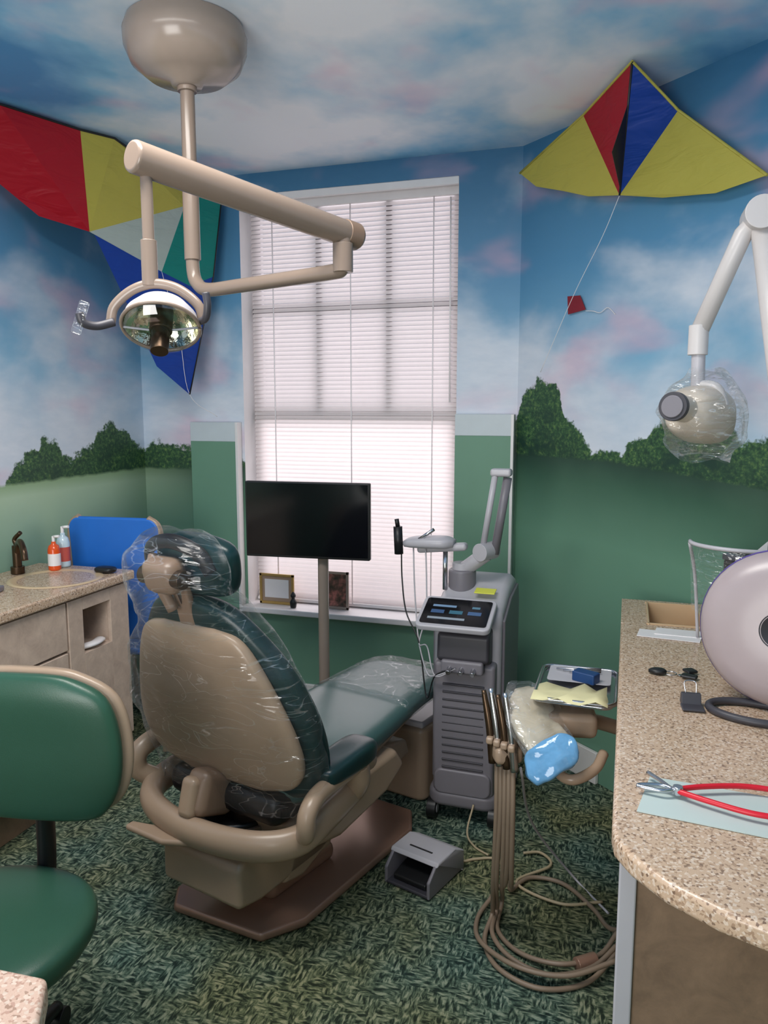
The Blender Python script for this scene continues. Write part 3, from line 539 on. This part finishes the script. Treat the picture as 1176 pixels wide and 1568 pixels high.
# ---------------------------------------------------------------- laser cart
lz=empty('dental_laser_cart',(-.555,2.76,0),-1)
prism('rear_body',[(.02,.10),(.40,.10),(.42,.16),(.43,.80),(.40,.90),(.33,.925),(.2,.90),(.05,.84),(.02,.78)],-.13,.13,M['lgrey'],lz,plane='YZ',bevel=.03,seg=5)
prism('side_panel_r',[(.06,.14),(.39,.14),(.40,.80),(.37,.88),(.2,.86),(.06,.80)],.128,.14,M['grey'],lz,plane='YZ',bevel=.01); prism('side_panel_l',[(.06,.14),(.39,.14),(.40,.80),(.37,.88),(.2,.86),(.06,.80)],-.14,-.128,M['grey'],lz,plane='YZ',bevel=.01)
prism('front_tower',[(-.015,.12),(.05,.12),(.05,.66),(-.015,.64),(-.03,.4)],-.118,.118,M['grey'],lz,plane='YZ',bevel=.015)
for i in range(13): box('vent_%d'%i,(.16,.010,.006),(0,-.0265+abs(i-6)*.0008,.20+i*.03),M['dgrey'],lz,rot=(25,0,0),bevel=.002)
prism('front_neck',[(-.05,.66),(.06,.62),(.06,.80),(-.04,.76)],-.10,.10,M['dgrey'],lz,plane='YZ',bevel=.015); box('connector_bar',(.16,.03,.05),(0,-.045,.64),M['grey'],lz,bevel=.01)
for i in (-1,0,1): cyl('port_%d'%(i+1),(i*.045,-.055,.635),(i*.045,-.085,.625),.010,M['chrome'],lz)
prism('lower_front',rpoly(.22,.1,.03,5,0,.17),-.03,.0,M['grey'],lz,plane='XZ',bevel=.008)
prism('base',rpoly(.28,.46,.06,6,0,.2),.065,.13,M['grey'],lz,bevel=.02)
for i,(x,y) in enumerate(((-.12,-.0),(.12,-.0),(-.13,.38),(.13,.38))):
    cyl('caster_%d'%i,(x-.018,y,.041),(x+.018,y,.041),.04,M['dark'],lz); cyl('caster_hub_%d'%i,(x-.02,y,.041),(x+.02,y,.041),.018,M['lgrey'],lz)
tb=empty('tablet',(-.03,-.02,.83),0,lz); tb.rotation_euler=R3((22,0,0))
prism('tablet_frame',rpoly(.28,.19,.025,6),-.012,.012,M['lgrey'],tb,bevel=.006); prism('tablet_screen',rpoly(.25,.155,.01,4),.0125,.0145,M['screen'],tb,bevel=0)
for i,(x,y,w,hh,cc) in enumerate(((-.05,.03,.09,.012,(120,150,180)),(.07,.03,.03,.012,(90,130,150)),(-.07,-.005,.05,.02,(60,90,130)),(.0,-.005,.05,.02,(60,110,130)),(.07,-.005,.05,.02,(70,100,140)),(-.03,-.045,.14,.012,(150,160,170)))): box('ui_tile_%d'%i,(w,hh,.001),(x,y,.0152),simple('ui_%d'%i,cc,.3),tb,bevel=0)
cyl('arm_base',(-.06,.2,.87),(-.06,.2,.96),.055,M['grey'],lz,bevel=.01); cyl('arm_base_cap',(-.06,.2,.95),(-.06,.2,.985),.04,M['lgrey'],lz)
tube('arm_lower',[(-.05,.2,.96),(.0,.18,1.0),(.04,.18,1.03)],.03,M['lgrey'],lz); cyl('arm_joint',(.02,.14,1.04),(.06,.22,1.04),.035,M['lgrey'],lz)
tube('arm_bar_a',[(.025,.17,1.04),(.07,.17,1.34)],.012,M['lgrey'],lz,smooth=False); tube('arm_bar_b',[(.07,.19,1.03),(.115,.19,1.33)],.017,M['grey'],lz,smooth=False)
box('arm_top',(.08,.05,.03),(.092,.18,1.35),M['lgrey'],lz,bevel=.01)
box('holder_arm',(.2,.05,.03),(-.13,.15,1.05),M['lgrey'],lz,bevel=.012,rot=(0,-6,0)); loft('handpiece_holder',interp([((-.28,.13,1.06),.02,.012),((-.24,.13,1.07),.045,.022),((-.12,.13,1.075),.05,.025),((-.08,.14,1.07),.03,.015)]),M['lgrey'],lz,U=(0,1,0))
tube('holder_post',[(-.12,.16,.88),(-.12,.16,1.05)],.01,M['chrome'],lz,smooth=False); tube('camera_handpiece',[(-.30,.12,1.02),(-.305,.12,1.13)],.018,M['dark'],lz,smooth=False); tube('handpiece_tip',[(-.305,.12,1.13),(-.31,.12,1.16)],.009,M['dark'],lz,smooth=False)
tube('handpiece_rod',[(-.22,.1,1.08),(-.15,.09,1.13)],.007,M['chrome'],lz,smooth=False)
for i in range(3): tube('cable_%d'%i,[(-.29+.05*i,.12,1.05),(-.28+.05*i,.10,.92),(-.25+.04*i,.06,.80),(-.18,0,.70),(-.14,-.03,.5+.1*i),(-.10,-.06,.60),(-.02,-.07,.64)],.003,M['lgrey' if i else 'dark'],lz,n=6)
box('sticky_label',(.08,.05,.004),(.05,.12,.895),simple('yellow_label',(220,220,80),.5),lz,rot=(10,0,0))
tube('mains_cable',[(.05,-.04,.1),(.04,-.10,.02),(.08,-.16,.006),(.14,-.2,.006)],.004,M['cord'],lz,n=6)
fp=empty('foot_pedal',(-.61,2.38,0),-18)
prism('side_l',[(-.11,.002),(.10,.002),(.10,.06),(.04,.10),(-.06,.105),(-.11,.06)],-.09,-.078,M['grey'],fp,plane='YZ',bevel=.004); prism('side_r',[(-.11,.002),(.10,.002),(.10,.06),(.04,.10),(-.06,.105),(-.11,.06)],.078,.09,M['grey'],fp,plane='YZ',bevel=.004)
prism('hood',[(-.07,.095),(-.06,.108),(.05,.108),(.11,.075),(.11,.0),(.10,.0),(.10,.07),(.045,.10)],-.095,.095,M['lgrey'],fp,plane='YZ',bevel=.006)
box('base',(.17,.22,.012),(0,0,.008),M['dgrey'],fp); box('pedal',(.13,.15,.02),(0,-.02,.04),M['dark'],fp,rot=(12,0,0),bevel=.006); box('slot',(.09,.006,.002),(0,-.02,.109),M['dark'],fp,bevel=0)
tube('pedal_cable',[(.05,.10,.03),(.07,.14,.006),(.10,.18,.006),(.16,.22,.008),(.22,.18,.006)],.005,M['cord'],fp,n=8)

# ---------------------------------------------------------------- delivery unit with tray & hoses
du=empty('dental_delivery_unit')
tube('support_arm',[(.04,2.35,.62),(-.06,2.30,.66),(-.16,2.22,.70)],.03,M['beige'],du,flat=.7); box('control_head',(.20,.18,.07),(-.16,2.16,.725),M['beige'],du,rot=(0,0,10),bevel=.02)
cyl('tray_post',(-.12,2.2,.74),(-.12,2.2,.785),.02,M['chrome'],du)
prism('tray',rpoly(.22,.29,.03,5),.0,.008,M['chrome'],du,loc=(-.112,2.21,.79),rot=(0,0,-4),bevel=.002)
tube('tray_rim',[( -.112+x,2.21+y,.803) for x,y in rpoly(.22,.29,.03,4)]+[(-.112+.11,2.21+.115,.803)],.006,M['chrome'],du,smooth=False,n=8)
mesh('yellow_paper',[(-.23+.033*i+.01*random.random(),2.04+.042*j+.01*random.random(),.80+.02*random.random()) for j in range(4) for i in range(7)],[(j*7+i,j*7+i+1,j*7+i+8,j*7+i+7) for j in range(3) for i in range(6)],simple('pale_yellow_paper',(222,214,166),.7),du,solid=.001,smooth=True)
prism('white_napkin',rpoly(.18,.13,.01,2),.809,.811,M['lgrey'],du,loc=(-.11,2.27,0),bevel=0)
box('blue_block',(.07,.04,.03),(-.09,2.22,.825),simple('navy',(20,60,110),.4),du,rot=(0,0,-25)); 
for i in range(3): tube('steel_instrument_%d'%i,[(-.18+.02*i,2.29-.01*i,.817),(-.05,2.32-.015*i,.817)],.0025,M['chrome'],du,smooth=False,n=6)
loft('plastic_sleeve',interp([((-.27,2.20,.775),.03,.01),((-.24,2.13,.765),.06,.022),((-.20,2.04,.72),.07,.028),((-.16,1.99,.69),.06,.015)]),simple('cream_sleeve',(204,192,170),.3),du,U=(.8,.6,0),noise_amp=.012,nsc=22)
loft('sleeve_film',interp([((-.28,2.21,.78),.04,.015),((-.24,2.13,.77),.075,.03),((-.20,2.03,.725),.08,.035),((-.155,1.97,.685),.07,.02)]),M['wrap2'],du,U=(.8,.6,0),noise_amp=.012,nsc=22,cap=False)
loft('blue_wrapped_handle',interp([((-.215,1.905,.665),.02,.006),((-.20,1.915,.672),.042,.014),((-.155,1.93,.70),.046,.018),((-.11,1.945,.725),.042,.014),((-.095,1.95,.732),.025,.006)]),simple('blue_barrier_film',(104,158,200),.08,var=.25,scale=30,bump=.6,bscale=40),du,U=(-.35,.5,.79),noise_amp=.008,nsc=30,e=3.4)
tube('beige_grip',[(-.15,2.07,.64),(-.14,1.99,.63),(-.10,1.965,.63),(-.05,2.01,.645),(-.03,2.07,.665)],.014,M['beige'],du)
box('handpiece_bracket',(.08,.06,.05),(-.29,2.06,.635),M['beige'],du,rot=(0,0,25),bevel=.015); tube('bracket_arm',[(-.29,2.07,.64),(-.22,2.12,.68)],.02,M['beige'],du,smooth=False)
for i in range(4):
    x=-.33+.022*i; y=2.06-.012*i
    tube('handpiece_%d'%i,[(x,y,.60),(x-.012,y+.01,.70),(x-.035,y+.03,.80+.012*(i%2))],.009,M['chrome' if i%2 else 'bronze'],du,radii=[.012,.012,.011,.007],n=12); box('cradle_%d'%i,(.020,.05,.02),(x-.008,y+.005,.67),M['beige'],du,bevel=.006)
HP=[
 [(-.345,2.20,.03),(-.35,2.10,.012),(-.29,2.00,.012),(-.17,1.96,.012),(-.05,2.02,.012),(.03,2.12,.05)],
 [(-.335,2.22,.03),(-.33,2.12,.028),(-.26,2.03,.03),(-.15,2.00,.028),(-.04,2.06,.03),(.03,2.14,.06)],
 [(-.325,2.26,.03),(-.32,2.16,.014),(-.24,2.08,.014),(-.12,2.05,.03),(-.02,2.12,.03),(.03,2.2,.06)],
 [(-.36,2.30,.03),(-.39,2.20,.012),(-.36,2.08,.026),(-.24,1.99,.04),(-.10,1.99,.045),(.03,2.06,.07)],
 [(-.31,2.36,.02),(-.26,2.46,.012),(-.15,2.46,.012),(-.05,2.36,.012),(.0,2.28,.012),(.04,2.22,.05)]]
for i in range(5):
    x=-.32+.013*i; y=2.07-.01*i; q=HP[i]
    tube('hose_%d'%i,[(x,y,.61),(x+.004,y-.015,.45),(x-.006-.004*(i%2),y+.02+.01*i,.22),(q[0][0]+.005,q[0][1]-.02,.08)]+q,.0072,M['hose'],du,n=12)
tube('thin_hose_a',[(-.25,2.05,.6),(-.24,2.3,.3),(-.12,2.5,.02),(.0,2.35,.01)],.004,M['lgrey'],du,n=8)
tube('thin_hose_b',[(-.30,2.60,.012),(-.24,2.62,.012),(-.2,2.55,.012),(-.3,2.42,.012),(-.15,2.35,.012),(-.02,2.4,.012)],.005,M['cord'],du,n=8)
cyl('hose_ferrule',(-.08,2.06,.03),(-.03,2.10,.03),.02,M['taupe'],du)

# ---------------------------------------------------------------- picture frames on sill
def frame(n,x,w,h,fm,pm,y=3.665,rz=0):
    e=empty(n,(x,y,WZ0+.0145),rz)
    for i,(sz,lo) in enumerate((((w,.012,.014),(0,0,.007)),((w,.012,.014),(0,0,h-.007)),((.014,.012,h),(-w/2+.007,0,h/2)),((.014,.012,h),(w/2-.007,0,h/2)))): box('rail_%d'%i,sz,lo,fm,e,bevel=.002)
    box('picture',(w-.02,.004,h-.02),(0,.002,h/2),pm,e,bevel=0); return e
t=NT('snapshot'); g=t.n('ShaderNodeTexCoord').outputs['Object']; snap=t.done(t.bsdf(t.ramp(t.noise(g,22,3),[(.35,lin((40,50,40))),(.5,lin((110,80,70))),(.65,lin((190,120,110)))]),.3))
f=frame('gold_picture_frame',-1.765,.20,.165,simple('gold',(190,156,90),.35,.4),M['beige']); box('card',(.14,.002,.10),(0,-.002,.085),M['white'],f,bevel=0)
frame('photo_frame',-1.42,.13,.20,M['canopy'],snap)
e=empty('small_figurine',(-1.65,3.62,WZ0+.0145)); loft('body',interp([((0,0,0.002),.015,.012),((0,0,.03),.018,.014),((0,0,.05),.008,.008),((0,0,.065),.014,.013),((0,0,.085),.004,.004)]),M['dark'],e)

# ---------------------------------------------------------------- lights
W=bpy.data.worlds.new('world'); S.world=W; W.use_nodes=True; bg=W.node_tree.nodes['Background']; bg.inputs[0].default_value=(.9,.93,1,1); bg.inputs[1].default_value=.9
def area(n,loc,rot,sx,sy,e,c=(1,1,1)):
    l=bpy.data.lights.new(n,'AREA'); l.shape='RECTANGLE'; l.size=sx; l.size_y=sy; l.energy=e; l.color=c; return link(bpy.data.objects.new(n,l),None,loc,R3(rot))
area('daylight_window',(-1.35,4.3,1.8),(-90,0,0),1.8,2.6,55,(1,.965,.965))
area('fill_light_overhead',(-1.0,1.25,2.72),(0,0,0),1.2,.6,42,(1,.96,.91))  # unseen overhead fill, added to light the room from above
area('fill_light_rear',(-.9,-1.2,1.5),(114,0,0),1.6,1.6,74,(1,.975,.95))  # added fill behind the camera, tilted up to brighten ceiling and upper walls
